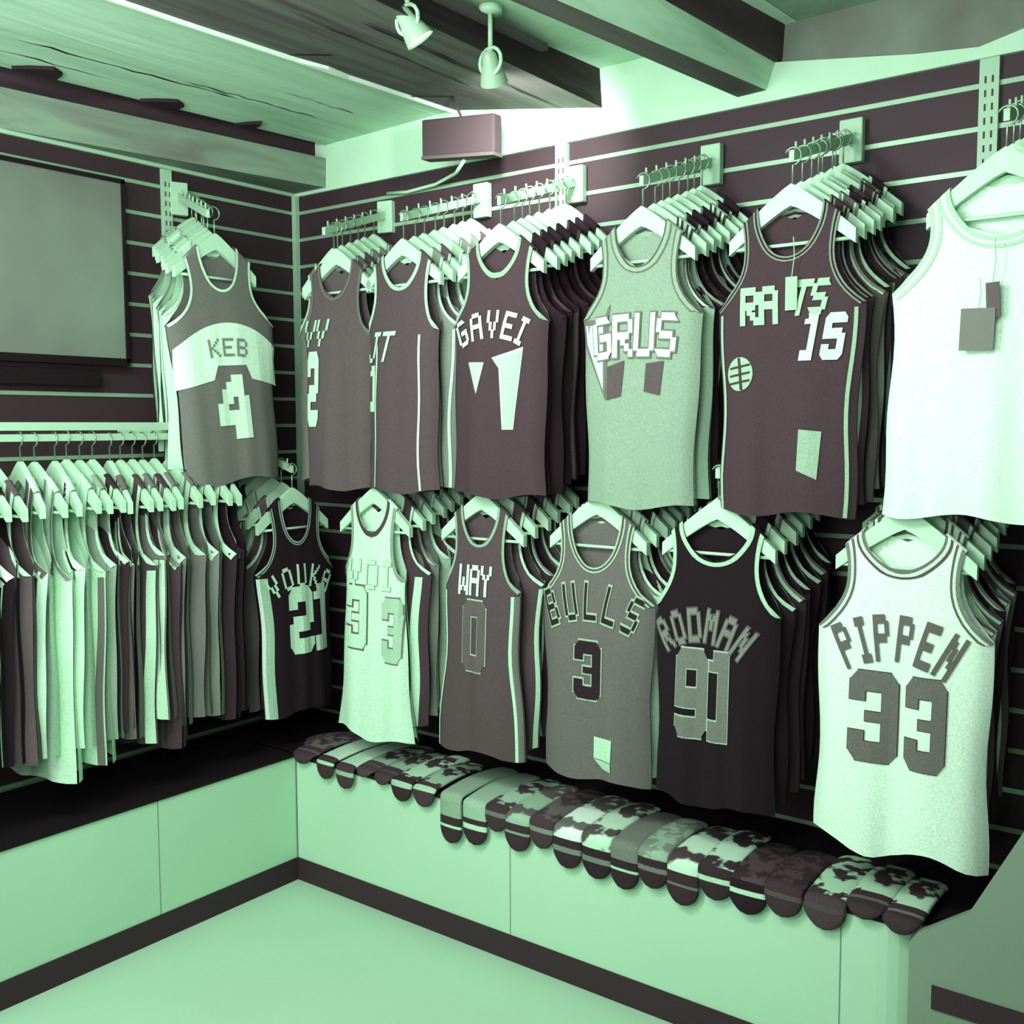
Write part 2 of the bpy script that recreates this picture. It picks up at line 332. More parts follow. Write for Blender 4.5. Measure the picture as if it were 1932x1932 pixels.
# ================================================================== jersey builder
HALF_N = 11
TR = [0, .012, .03, .05, .075, .10, .125, .15, .175, .195, .21, .222, .235, .26, .29, .32, .36, .40, .44, .48, .52, .56, .60, .64, .68, .70]
class Jersey:
    fs = 1.6
    """local frame: x across, -y out of the chest, z down from the strap tops"""
    def __init__(s, seed=0, neck=.10, neckw=.072, flare=.0, H=.70, chest=.172, strap=.118, fold=.010, hemw=.008, skew=0., depth=1.):
        s.r = random.Random(seed); s.neck = neck; s.neckw = neckw; s.flare = flare; s.H = H; s.chest = chest; s.strap = strap; s.fold = fold; s.hemw = hemw; s.skew = skew; s.dep = depth
        s.k = [(s.r.uniform(26, 38), s.r.uniform(0, 6.3), s.r.uniform(.5, 1)), (s.r.uniform(58, 80), s.r.uniform(0, 6.3), s.r.uniform(.25, .5)), (s.r.uniform(100, 135), s.r.uniform(0, 6.3), s.r.uniform(.05, .16))]
    def a(s, t):
        u = min(t/.222, 1.)
        if t < .222:
            base = s.strap-.010*math.sin(min(t/.10, 1)*PI*.5) if t < .10 else s.strap-.010
            if t > .10: base += (s.chest-s.strap+.010+.006)*((t-.10)/.122)**2.2
            return base
        f = (t-.222)/(.70-.222)
        return s.chest+.006-.010*math.sin(min(f*2.2, 1)*PI*.5)+s.flare*f**1.3+.004*math.sin(f*9+s.k[0][1])
    def n(s, t, side):
        d = s.neck if side < 0 else .035
        return s.neckw*math.sqrt(max(0, 1-(t/d)**2)) if t < d else 0.
    def hang(s, X): return .063-.115*(abs(X)/.15)**1.15
    def pt(s, X, t, side=-1, off=0.):
        a = s.a(t); q = min(abs(X)/a, 1.)
        f = max(0., min(1., (t-.12)/.5))
        d = (.0115+.016*min(t/.22, 1)+.012*f)*s.dep
        sh = (1-.2*q*q) if t < .19 else None
        low = math.sqrt(max(0., 1-q**3.2))
        if t < .19: shp = sh
        elif t < .222: w = (t-.19)/.032; shp = (1-.2*q*q)*(1-w)+low*w
        else: shp = low
        y = side*d*shp
        w = 0.
        for i, (k, ph, am) in enumerate(s.k): g_ = k*X+ph+side*1.1*i+t*2.0*(i-1); w += am*(.65*math.sin(g_)+.6*(1-abs(math.sin(g_*.5+.7))**.6)-.2)
        amp = 1.9*s.fold*(f**1.05)+.0012*min(t/.1, 1)
        y += -(w+.7)*amp*s.fs*(1-.35*q) if side < 0 else w*amp*.35*(1-.3*q)
        y += -off if side < 0 else off
        z = -t*(s.H/.70)
        if t < .09: z += s.hang(X)*(1-t/.09)
        z += s.hemw*math.sin(X*26+s.k[0][1])*max(0, (t-.5)/.2)**2 + s.skew*X*f
        return (X, y, z)
    def body(s, m, m_back=None):
        b = MB()
        for side in (-1, 1):
            mm = b.mi(m if side < 0 else (m_back or m))
            for sg in (-1, 1):
                rows = [[(x_, 0., z_+.004) for x_, y_, z_ in (s.pt(sg*(s.neckw+(s.a(0)-s.neckw)*j/HALF_N), 0, side) for j in range(HALF_N+1))]]
                ts = list(TR)
                for t in ts:
                    a = s.a(t); nn = s.n(t, side)
                    rows.append([s.pt(sg*(nn+(a-nn)*j/HALF_N), t, side) for j in range(HALF_N+1)])
                b.grid(rows, mm)
        return b
    def ribbon(s, b, curve, m, off=.0018, side=-1):          # curve: list of ((X,t) inner, (X,t) outer)
        k = b.mi(m)
        for p in (0,):
            rows = [[s.pt(*c[0], side, off) for c in curve], [s.pt((c[0][0]+c[1][0])/2, (c[0][1]+c[1][1])/2, side, off) for c in curve], [s.pt(*c[1], side, off) for c in curve]]
            b.grid(rows, k)
    def arm_trim(s, sg, bands):
        b = MB()
        for side in (-1, 1):
            w0 = 0
            for wd, m in bands:
                cur = []
                for i in range(15):
                    t = .222*i/14; a = s.a(t)
                    da = (s.a(min(t+.002, .222))-s.a(max(t-.002, 0)))/.004
                    nx, nt = -1/math.hypot(1, da), da/math.hypot(1, da)
                    cur.append(((sg*(a+nx*w0), max(0, t+nt*w0)), (sg*(a+nx*(w0+wd)), max(0, t+nt*(w0+wd)))))
                s.ribbon(b, cur, m, .0018, side); w0 += wd
        return b
    def neck_trim(s, bands):
        b = MB()
        for side in (-1, 1):
            d = s.neck if side < 0 else .035; w0 = 0
            for wd, m in bands:
                cur = []
                for i in range(21):
                    th = PI*i/20; c, n_ = math.cos(th), math.sin(th)
                    cur.append(((c*(s.neckw+w0), n_*(d+w0)), (c*(s.neckw+w0+wd), n_*(d+w0+wd))))
                s.ribbon(b, cur, m, .0018, side); w0 += wd
        return b
    def side_panel(s, sg, bands, inset=.0, t0=.235, t1=.698, slope=0.):
        b = MB(); w0 = inset
        for wd, m in bands:
            cur = []
            for i in range(13):
                t = t0+(t1-t0)*i/12; a = s.a(t)-.0005; sl = slope*(t-t0)
                cur.append(((sg*(a-w0-sl), t), (sg*(a-w0-wd-sl), t)))
            s.ribbon(b, cur, m); w0 += wd
        return b
    def hem(s, m, wd=.012):
        b = MB(); cur = [((-.98*s.a(.70)+1.96*s.a(.70)*i/16, .70-wd), (-.98*s.a(.70)+1.96*s.a(.70)*i/16, .699)) for i in range(17)]
        s.ribbon(b, cur, m); return b
    def poly(s, b, P, m, off=.003):
        """polygon in (X, t); split into strips so it follows the folds"""
        xs = [p[0] for p in P]; nseg = max(1, int((max(xs)-min(xs))/.022))
        k = b.mi(m)
        def clip(P, x, keep):
            out = []
            for i in range(len(P)):
                p, q = P[i], P[(i+1) % len(P)]; pi = (p[0]-x)*keep >= 0; qi = (q[0]-x)*keep >= 0
                if pi: out.append(p)
                if pi != qi:
                    f = (x-p[0])/(q[0]-p[0]); out.append((x, p[1]+(q[1]-p[1])*f))
            return out
        for i in range(nseg):
            a_ = min(xs)+(max(xs)-min(xs))*i/nseg; c_ = min(xs)+(max(xs)-min(xs))*(i+1)/nseg
            Q = clip(clip(P, a_, 1), c_, -1) if nseg > 1 else P
            if len(Q) >= 3:
                n0 = len(b.v); b.v += [s.pt(x, t, -1, off) for x, t in Q]; b.f.append(tuple(range(n0, n0+len(Q)))); b.m.append(k)
    def text(s, txt, X, t, h, w, m, outline=None, gap=.18, arc=None, grow=.0, og=.35, shear=0., offb=.003, ws=None):
        """centre X, top t, letter height h, letter width w; arc = radius of a rainbow (centre below)"""
        b = MB(); n = len(txt); ws = ws or [1]*n
        wid = [w*q*(.6 if c in 'I1' else 1) for c, q in zip(txt, ws)]; tot = sum(wid)+gap*w*(n-1); x = -tot/2
        for c, wc in zip(txt, wid):
            if c != ' ':
                for pas, (mm, g_, of) in enumerate(((outline, og, offb), (m, grow, offb+.0016))):
                    if mm is None: continue
                    for P in glyph_quads(c, g_):
                        out = []
                        for (u, v) in P:
                            if arc:
                                th = (x+wc/2)/arc; lx = (u-.5)*wc; ly = v*h
                                px = (arc+ly)*math.sin(th)+lx*math.cos(th); py = (arc+ly)*math.cos(th)-lx*math.sin(th)-arc
                                out.append((X+px, t+h-py))
                            else: out.append((X+x+u*wc+shear*(v-.5)*h, t+h-v*h))
                        s.poly(b, out, mm, of)
            x += wc+gap*w
        return b

# ---- clothes hanger (shared meshes): flat pale shoulder, bar, wire hook
HANGM = mat(.80, .5, 'plain'); WIRE = mat(.62, .3, 'plain', metal=.6)
def hanger_meshes():
    b = MB(); top = []; bot = []; n = 18
    def H(X): return .060-.115*(abs(X)/.15)**1.15
    for side_y in (-.008, .008):
        rows = [[], []]
        for i in range(n+1):
            X = -.152+.304*i/n; hh = .050*(1-.35*abs(X)/.152)
            rows[0].append((X, side_y, H(X)-.004)); rows[1].append((X, side_y, H(X)-.004-hh))
        b.grid(rows, HANGM)
        top.append(rows[0]); bot.append(rows[1])
    b.grid([top[0], top[1]], HANGM); b.grid([bot[0], bot[1]], HANGM)
    for i in (0, n): b.face([top[0][i], top[1][i], bot[1][i], bot[0][i]], HANGM)
    b1 = b.mesh('hanger_body')
    b = MB(); b.tube([(-.145, 0, H(.145)-.030), (.145, 0, H(.145)-.030)], .0045, HANGM, 6); b2 = b.mesh('hanger_bar', True)
    b = MB(); P = [(0, 0, .05), (0, 0, .098)]+[(.020*math.sin(a)*1.0-.0, 0, .118+.020*-math.cos(a)) for a in [0.0+PI*1.35*i/12 for i in range(1, 13)]]
    b.tube(P, .0022, WIRE, 6); b3 = b.mesh('hanger_hook', True)
    return b1, b2, b3
HM = hanger_meshes()
def put_hanger(loc, rz, label, group):
    t = thing('clothes_hanger', label, 'hanger', loc, rz, group)
    link('shoulder', HM[0], t); link('bar', HM[1], t); link('hook', HM[2], t); return t

def copy_tree(o, loc, rz, label, group):
    r = o.copy(); COL.objects.link(r); r.location = loc; r.rotation_euler = (0, 0, rz)
    for k in ('label', 'group'):
        if k in r: del r[k]
    tag(r, label, None, group)
    for ch in list(o.children):
        c = ch.copy(); COL.objects.link(c); c.parent = r
    return r
def make_jersey(J, label, loc, rz, body, trim=None, back=None, neckb=None, sides=None, extra=(), group=None, hem=None):
    t = thing('basketball_jersey', label, 'jersey', loc, rz, group)
    J.body(body, back).build('body', t, True)
    if trim:
        for sg in (-1, 1): J.arm_trim(sg, trim).build('armhole_trim', t, True)
        J.neck_trim(neckb or trim).build('neck_trim', t, True)
    if sides:
        for sg in (-1, 1): J.side_panel(sg, sides[0], *sides[1:]).build('side_stripe', t, True)
    if hem is not None: J.hem(hem).build('hem', t, True)
    for nm, mb in extra: mb.build(nm, t)
    return t
def tagged(o, l): o['label'] = l; return o

# ---- waterfall arm: bar sloping down from the wall bracket, with pins
def arm(x, zf, rz, base, label, bracket_h=.10, length=.36, rise=.12, group='sloping display arms'):
    t = thing('display_arm', label, 'rack arm', base, rz, group)
    b = MB(); n = 16; rows = []
    for i in range(n+1):
        f = i/n; y = -.03-(length-.0)*f; z = rise*(1-f)
        rows.append([(-.006, y, z-.012), (.006, y, z-.012), (.006, y, z+.012), (-.006, y, z+.012)])
    b.grid(rows, UPR, True); b.face(rows[0], UPR); b.face(rows[-1], UPR); b.build('bar', t)
    b = MB(); b.box((-.030, -.03, rise-.06), (.030, -.0045, rise+.05), UPR); b.build('bracket', t, bevel=.003)
    for i in range(7):
        f = (i+.7)/7.2; y = -.03-length*f; z = rise*(1-f)
        q = MB(); q.tube([(0, y, z+.010), (0, y-.002, z+.028)], .003, UPR, 6); q.build('pin', t, True)
    return t

ORD = ['second', 'third', 'fourth', 'fifth', 'sixth', 'seventh', 'eighth', 'ninth']
def rack(xc, zfront, label, front, rears, n_rear, yf=-.38, axis='y', dx=0., desc='', rear_trees=None, rise=.115, ytop=-.075, wob=.03):
    """front: builder -> tree; rears: list of trees to copy behind it"""
    def W(u, d): return (u, d) if axis == 'y' else (-d, u)      # u along the wall, d = negative distance from it
    rz = 0 if axis == 'y' else PI/2
    lz = lambda d: zfront+rise*((d-yf)/(-.05-yf))
    for i in range(n_rear):
        od = ORD[i]
        w_ = rears[i % len(rears)][1]; lb = '%s jersey, %s from the front %s' % (w_, od, desc)
        f = (i+1)/n_rear; d = yf+(ytop-yf)*f; x, y = W(xc+rnd.uniform(-.006, .006)+dx*f, d)
        src = rears[i % len(rears)]; rr = rz+rnd.uniform(-wob, wob)
        if src[0].get('used'): t = copy_tree(src[0], (x, y, lz(d)), rr, lb, src[2])
        else: t = src[0]; t['used'] = True; t.location = (x, y, lz(d)); t.rotation_euler = (0, 0, rr); tag(t, lb, None, src[2])
        put_hanger((x, y, lz(d)), rr, 'pale hanger, %s from the front %s' % (od, desc), 'hangers '+desc)
    return lz

T = {}
def band(*a): return [(w, fab(v)) for w, v in a]
def dark_rear(seed, v, tr, sides=None, **k):
    Jq = Jersey(seed, **k); Jq.fs = 1.1
    return make_jersey(Jq, 'x', (0, 0, -5), 0, fab(v), tr, None, None, sides)
def rears(spec, desc):
    out = []
    for i, (v, tr, sides, word, kw) in enumerate(spec):
        out.append((dark_rear(rnd.randint(1, 999), v, tr, sides, **kw), word, 'jerseys '+desc))
    return out
def finish(lst):
    for t in lst:
        if 'used' in t[0]: pass

PRES = []
def do_rack(xc, zf, rz, desc, arm_label, front_label, J, fkw, rear_spec, n, axis='y', yf=-.38, xo=0., arm_on=True, frz=0., roll=0., rise=.115, dx=0., fz=0., ytop=-.075, armlen=.37, fyo=0.):
    rs = rears(rear_spec, desc)
    lz = rack(xc, zf, '', None, rs, n, yf, axis, dx, desc, rise=rise, ytop=ytop)
    base = (xc+xo, yf-.012+fyo) if axis == 'y' else (-(yf-.012+fyo), xc+xo)
    t = make_jersey(J, front_label, (base[0], base[1], zf+fz), (0 if axis == 'y' else PI/2)+frz, **fkw); t.rotation_euler[1] = roll
    put_hanger((base[0], base[1], zf+fz), (0 if axis == 'y' else PI/2)+frz, 'pale hanger holding the front jersey '+desc, None)
    if arm_on:
        if axis == 'y': arm(xc, zf, -math.atan2(dx, -yf-.03)*-1 if 0 else math.atan2(dx, -yf-.03)*-1, (xc+dx, 0, zf+.118), arm_label, length=armlen, rise=rise)
        else: arm(xc, zf, PI/2-math.atan2(dx, -yf-.03), (0, xc+dx, zf+.118), arm_label, length=armlen, rise=rise)
    for r in rs:
        if not r[0].get('used'): 
            for c in list(r[0].children): bpy.data.objects.remove(c)
            bpy.data.objects.remove(r[0])
    for r in rs:
        try:
            if 'used' in r[0]: del r[0]['used']
        except ReferenceError: pass
    return t

# ================================================================== upper racks, right wall
LT = band((.008, .78)); GT = band((.006, .45), (.004, .75)); DT = band((.010, .12))
# 1: '2'
J = Jersey(11, neck=.10, fold=.012, chest=.150, flare=-.004); J.fs = 0.7
ex = [('number', J.text('2', -.085, .265, .24, .065, fab(.84))), ('lettering', J.text('VV', -.075, .165, .085, .055, fab(.72), gap=.1, shear=.2))]
do_rack(.57, 2.035, 0, 'on the upper rack nearest the corner', 'pale sloping display arm on the upper rack nearest the corner', 'gray jersey with a large pale 2 hanging nearest the corner',
        J, dict(body=fab(.30), trim=band((.008, .38)), extra=ex), [(.42, LT, None, 'pale gray', {}), (.36, GT, None, 'mid gray', {}), (.26, LT, None, 'dark gray', {}), (.40, GT, None, 'worn gray', {})], 6, dx=-.08, xo=.075)
# 2
J = Jersey(12, neck=.09, fold=.012, chest=.14, flare=.01); J.fs = 0.7
ex = [('lettering', J.text('JT', -.07, .22, .09, .05, fab(.80), shear=.3)), ('number', J.text('1', -.105, .32, .14, .05, fab(.78)))]
do_rack(.93, 2.035, 0, 'on the second upper rack from the corner', 'thick pale display arm on the second upper rack from the corner', 'dark gray jersey with pale side lines, second front jersey from the corner up high',
        J, dict(body=fab(.27), trim=band((.010, .72)), sides=(band((.008, .85)), .05), extra=ex), [(.48, LT, (band((.007, .82)), .01), 'light gray', {}), (.30, LT, (band((.006, .8)), .02), 'striped gray', {}), (.62, LT, None, 'pale', {}), (.44, GT, (band((.006, .8)), .0), 'gray trimmed', {})], 7)
# 3: '1'
J = Jersey(13, neck=.085, fold=.008, chest=.165, flare=.004, neckw=.07)
b1 = MB()
J.poly(b1, [(-.005, .315), (.105, .29), (.075, .515), (.035, .515), (.022, .345)], fab(.80), .003)
J.poly(b1, [(.004, .323), (.097, .302), (.070, .508), (.041, .508), (.030, .338)], fab(.74), .0045)
J.poly(b1, [(-.085, .325), (-.03, .327), (-.05, .415)], fab(.76), .003)
ex = [('number', b1), ('lettering', J.text('GAVEI', -.012, .185, .075, .040, fab(.82), arc=.22, grow=.1, gap=.22))]
do_rack(1.30, 2.035, 0, 'on the upper rack with the wedge-shaped 1', 'pale sloping display arm holding the jersey with the big wedge-shaped 1', 'dark jersey with a big pale wedge-shaped 1',
        J, dict(body=fab(.22), trim=band((.010, .60)), extra=ex), [(.10, DT, None, 'black', {}), (.08, band((.008, .22)), None, 'dark plain', {}), (.14, DT, (band((.01, .3)), .0), 'dark striped', {})], 7)
# 4: GRUS
J = Jersey(14, neck=.095, fold=.006, chest=.172, flare=-.012)
b1 = MB()
J.poly(b1, [(-.075, .345), (-.028, .33), (-.035, .42), (-.075, .43)], fab(.30), .004); J.poly(b1, [(.035, .34), (.085, .335), (.075, .42), (.03, .41)], fab(.30), .004)
J.poly(b1, [(-.165, .22), (-.155, .29), (-.08, .43), (-.085, .20), (-.075, .185), (-.095, .225)], fab(.40), .003); J.poly(b1, [(-.155, .235), (-.147, .285), (-.088, .405), (-.094, .24)], fab(.82), .004)
ex = [('emblem', b1), ('lettering', J.text('GRUS', -.002, .215, .105, .055, fab(.86), outline=fab(.42), arc=.9, grow=.12, og=.42, gap=.06, offb=.0048))]
do_rack(1.755, 2.025, 0, 'on the upper rack with the GRUS jersey', 'pale sloping display arm holding the pale four-letter jersey', 'pale green jersey lettered GRUS across the chest',
        J, dict(body=fab(.57), trim=band((.004, .32), (.009, .60), (.004, .40)), extra=ex), [(.66, band((.006, .2), (.006, .8), (.006, .2)), None, 'pale trimmed', {}), (.10, band((.006, .55), (.006, .15)), None, 'spot-trimmed black', {}), (.13, DT, (band((.008, .7)), .01), 'black', {}), (.07, band((.006, .4)), None, 'very dark', {})], 7)
# 5: 15
J = Jersey(15, neck=.11, fold=.007, chest=.172, flare=-.004, neckw=.078)
b1 = MB(); 
for i in range(5):
    th0 = -PI/2+i*2*PI/5
cx, ct = -.105, .375
circ = [(cx+.034*math.cos(2*PI*i/18), ct+.040*math.sin(2*PI*i/18)) for i in range(18)]; J.poly(b1, circ, fab(.66), .003)
for k in (-.014, 0., .014):
    J.poly(b1, [(cx-.027, ct+.003+k*1.3), (cx+.027, ct-.006+k*1.3), (cx+.027, ct-.001+k*1.3), (cx-.027, ct+.008+k*1.3)], fab(.22), .0045)
J.poly(b1, [(cx-.006, ct-.038), (cx, ct-.038), (cx+.010, ct+.038), (cx+.003, ct+.038)], fab(.22), .0045)
b2 = MB(); J.poly(b2, [(.048, .505), (.098, .51), (.092, .62), (.046, .60)], fab(.62), .003)
ex = [('ball_emblem', b1), ('size_patch', b2), ('number', J.text('15', .095, .245, .105, .048, fab(.84), shear=.14, gap=.34)),
      ('lettering', J.text('RA', -.062, .178, .082, .042, fab(.70), grow=.3, gap=.12, shear=-.05)), ('lettering', J.text('TS', .062, .170, .075, .036, fab(.70), grow=.3, gap=.12, shear=.2))]
t15 = do_rack(2.150, 2.025, 0, 'on the upper rack with the ball-emblem jersey', 'pale sloping display arm holding the dark 15 jersey', 'dark jersey with a 15 and a round ball emblem on the chest',
        J, dict(body=fab(.21), trim=band((.004, .5), (.004, .12), (.004, .5)), sides=(band((.008, .66)), .012), extra=ex), [(.20, band((.004, .5), (.005, .12), (.004, .5)), (band((.008, .62)), .01), 'dark trimmed', {}), (.34, GT, None, 'gray', {}), (.14, LT, (band((.012, .5)), .0), 'dark', {}), (.28, DT, None, 'smoky gray', {})], 7)
# 6: white
J = Jersey(16, neck=.125, fold=.006, chest=.215, flare=.02, neckw=.105, strap=.150)
do_rack(2.605, 2.035, 0, 'on the upper rack at the right edge', 'pale sloping display arm at the right edge above the white jersey', 'large plain white jersey at the right edge of the upper row',
        J, dict(body=fab(.90), trim=band((.010, .74), (.006, .90), (.008, .74)), extra=[]), [(.90, LT, None, 'white', {}), (.26, GT, None, 'dark', {}), (.35, LT, None, 'gray', {})], 5)

def swing_tag(x, y, z, w, h, v, label, strz, tilt=0., rz=0.):
    t = thing('swing_tag', label, 'tag', (x, y, z), rz)
    b = MB(); b.box((-w/2, -.0015, -h), (w/2, .0015, 0), mat(v, .6)); o = b.build('card', t); o.rotation_euler = (0, tilt, 0)
    b = MB(); b.tube([(0, .001, 0), (.004, .004, strz*.5), (0, .007, strz)], .0012, mat(.7, .6), 5); b.build('string', t); return t
swing_tag(2.170, -.435, 1.865, .028, .075, .66, 'small pale swing tag hanging from the neck of the dark 15 jersey', .09)
swing_tag(2.575, -.450, 1.765, .066, .085, .42, 'square gray swing tag hanging on the white jersey', .06, .03)
swing_tag(2.600, -.447, 1.815, .026, .070, .30, 'narrow darker swing tag above the square tag on the white jersey', .09, -.05)

# ================================================================== lower racks, right wall
J = Jersey(21, neck=.085, fold=.008, chest=.125, flare=.045, neckw=.065, strap=.10, H=.73, hemw=.012, skew=-.06); J.fs = 1.1
b1 = J.text('3', -.052, .245, .19, .095, fab(.80), outline=fab(.35), og=.25)
for q in (J.text('3', .095, .27, .19, .07, fab(.70), outline=fab(.42), og=.2),): b1.mats += []; 
ex = [('number', b1), ('number', q), ('lettering', J.text('VOI', .0, .165, .085, .055, fab(.80), outline=fab(.66), og=.12, gap=.35))]
do_rack(.795, 1.285, 0, 'on the lower rack nearest the corner', 'sloping display arm on the lower rack nearest the corner', 'white flared jersey with an outlined number, front of the lower rack nearest the corner',
        J, dict(body=fab(.84), trim=band((.010, .55)), neckb=band((.010, .25)), extra=ex), [(.22, LT, (band((.025, .80)), .02), 'dark white-banded', {}), (.46, GT, None, 'gray', {}), (.66, LT, None, 'pale', {}), (.24, LT, (band((.02, .7)), .01), 'dark gray striped', {})], 6, ytop=-.10)
J = Jersey(22, neck=.095, fold=.009, chest=.130, flare=.035, neckw=.065, strap=.10); J.fs = 1.1
ex = [('number', J.text('0', -.002, .255, .205, .085, fab(.33), outline=fab(.72), og=.16)), ('lettering', J.text('WAY', -.005, .155, .085, .036, fab(.88), grow=.12, gap=.15))]
do_rack(1.23, 1.285, 0, 'on the lower rack with the outlined 0', 'sloping display arm holding the dark jersey with the outlined 0', 'dark gray jersey with an outlined 0',
        J, dict(body=fab(.27), trim=band((.008, .60)), sides=(band((.012, .42), (.008, .80)), .0), extra=ex), [(.26, LT, (band((.008, .8)), .0), 'gray white-edged', {}), (.16, GT, (band((.006, .7)), .02), 'dark', {}), (.34, LT, None, 'faded gray', {})], 5, ytop=-.12)
J = Jersey(23, neck=.135, fold=.006, chest=.172, flare=-.002, neckw=.078)
b2 = MB(); J.poly(b2, [(.018, .582), (.080, .582), (.078, .645), (.018, .640)], fab(.78), .003); J.poly(b2, [(.018, .642), (.078, .647), (.078, .672), (.050, .668)], fab(.72), .003)
ex = [('number', J.text('3', -.006, .33, .155, .085, fab(.13), outline=fab(.66), og=.28)), ('lettering', J.text('BULLS', -.002, .175, .098, .038, fab(.14), outline=fab(.66), og=.42, arc=.27, gap=.45, grow=.0)), ('size_patch', b2)]
do_rack(1.625, 1.29, 0, 'on the lower rack with the mid gray jersey', 'sloping display arm holding the gray jersey with the dark 3', 'mid gray jersey with five outlined letters and a dark 3',
        J, dict(body=fab(.37), trim=band((.004, .7), (.006, .3), (.004, .7)), extra=ex), [(.80, band((.006, .85), (.006, .45), (.006, .85)), None, 'white trimmed', {}), (.16, LT, None, 'black', {}), (.20, band((.006, .6)), (band((.02, .24)), .0), 'dark', {})], 6, ytop=-.12, fz=.0)
J = Jersey(24, neck=.10, fold=.009, chest=.165, flare=-.0, neckw=.092, strap=.125)
ex = [('number', J.text('91', -.018, .315, .22, .085, fab(.42), outline=fab(.68), og=.16, gap=.05)), ('lettering', J.text('RODMAN', -.020, .215, .080, .031, fab(.46), outline=fab(.30), og=.5, arc=.15, grow=.15, gap=.16))]
do_rack(1.975, 1.295, 0, 'on the lower rack with the all-black jersey', 'sloping display arm holding the black 91 jersey', 'black jersey with arched gray letters and a gray 91',
        J, dict(body=fab(.06), trim=band((.010, .72)), neckb=band((.010, .72)), extra=ex), [(.12, band((.008, .75)), None, 'black', {}), (.17, band((.006, .40), (.008, .72)), None, 'dark white-trimmed', {}), (.09, LT, (band((.02, .2)), .0), 'dull black', {})], 6, ytop=-.09)
J = Jersey(25, neck=.085, fold=.009, chest=.186, flare=.008, neckw=.088, strap=.13, hemw=.016, H=.71)
ex = [('number', J.text('33', .004, .305, .20, .098, fab(.38), outline=fab(.2), og=.07, gap=.16, ws=[1.1, .88])), ('lettering', J.text('PIPPEN', -.002, .180, .096, .031, fab(.36), arc=.20, grow=.22, gap=.30))]
do_rack(2.425, 1.295, 0, 'on the lower rack nearest the right edge', 'sloping display arm holding the white 33 jersey', 'white jersey with arched letters and a dark 33',
        J, dict(body=fab(.92), trim=band((.008, .45), (.006, .85), (.005, .35)), neckb=band((.005, .4), (.006, .85), (.005, .3)), extra=ex), [(.80, band((.006, .3), (.006, .8), (.005, .3)), None, 'pale', {}), (.34, band((.004, .3), (.006, .75)), None, 'gray', {}), (.14, GT, None, 'dark', {})], 6, ytop=-.12)

# ================================================================== left wall racks
J = Jersey(31, neck=.115, fold=.008, chest=.195, flare=-.012, neckw=.070, strap=.125, H=.715); J.fs = 1.2
b1 = MB()
cols = [(-.198+.396*i/22) for i in range(23)]
def yt(X): return .215+.075*(abs(X)/.19)**2
def yb(X): return (.36-.005*abs(X)) if abs(X+.03) > .085 else .32
for i in range(22):
    a_, c_ = cols[i]*.985, cols[i+1]*.985
    lo = lambda X: .345 if abs(X) < .055 else .385+.03*(abs(X)-.055)/.14
    k = b1.mi(fab(.90)); P = [(a_, yt(a_)), (c_, yt(c_)), (c_, lo(c_)), (a_, lo(a_))]
    rows = [[J.pt(x, tt0+(tt1-tt0)*q/6, -1, .0022) for (x, tt0, tt1) in ((a_, yt(a_), lo(a_)), (c_, yt(c_), lo(c_)))] for q in range(7)]
    b1.grid(rows, k)
b2 = MB(); J.poly(b2, [(-.03, .40), (.02, .40), (.035, .51), (-.055, .51)], fab(.86)); 
ex = [('chest_band', b1), ('lettering', J.text('KEB', -.01, .262, .055, .040, fab(.48), gap=.22, arc=.5, offb=.004)), ('number', J.text('4', -.01, .375, .195, .115, fab(.88), outline=fab(.62), og=.1, grow=.05))]
do_rack(-.655, 2.075, 0, 'on the upper left wall arm', 'sloping display arm on the left wall holding the number 4 jersey', 'gray jersey with a white chest band and a white 4, on the left wall',
        J, dict(body=fab(.40), trim=band((.008, .84)), extra=ex), [(.80, LT, None, 'white', {}), (.72, LT, None, 'pale', {}), (.60, GT, None, 'pale gray', {})], 6, axis='x', yf=-.36, armlen=.35, dx=.13, roll=-.07)
J = Jersey(32, neck=.125, fold=.007, chest=.160, flare=-.004, neckw=.060, strap=.11)
ex = [('number', J.text('21', .025, .275, .225, .098, fab(.82), gap=.06, grow=.05)), ('lettering', J.text('VOUKA', .0, .20, .075, .038, fab(.80), arc=.19, gap=.3, grow=.1)),
      ('side_band', J.side_panel(-1, band((.008, .95), (.028, .70)), -.0))]
do_rack(-.385, 1.270, 0, 'on the lower left wall arm', 'sloping display arm at the lower left holding the black 21 jersey', 'black jersey with a white 21 at the right end of the left wall',
        J, dict(body=fab(.09), trim=band((.004, .7), (.004, .2), (.004, .6)), extra=ex), [(.30, LT, None, 'gray', {}), (.62, GT, None, 'pale', {}), (.14, LT, None, 'dark', {})], 6, axis='x', yf=-.385, ytop=-.10)

# ---- hang rail parallel to left wall with jerseys facing the room's near side
t = thing('hang_rail', 'long pale double rail on the left wall carrying the row of jerseys', 'rail', (.30, -.80, 1.5))
b = MB(); b.box((-.012, -3.0, .022), (.012, .06, .045), UPR); b.build('top_bar', t)
b = MB(); b.box((-.008, -3.0, -.008), (.008, .06, .012), UPR); b.build('lower_bar', t)
for yy in (.03, -1.2, -2.4):
    b = MB(); b.box((-.296, yy-.012, -.008), (-.008, yy+.012, .040), UPR); b.build('bracket', t)
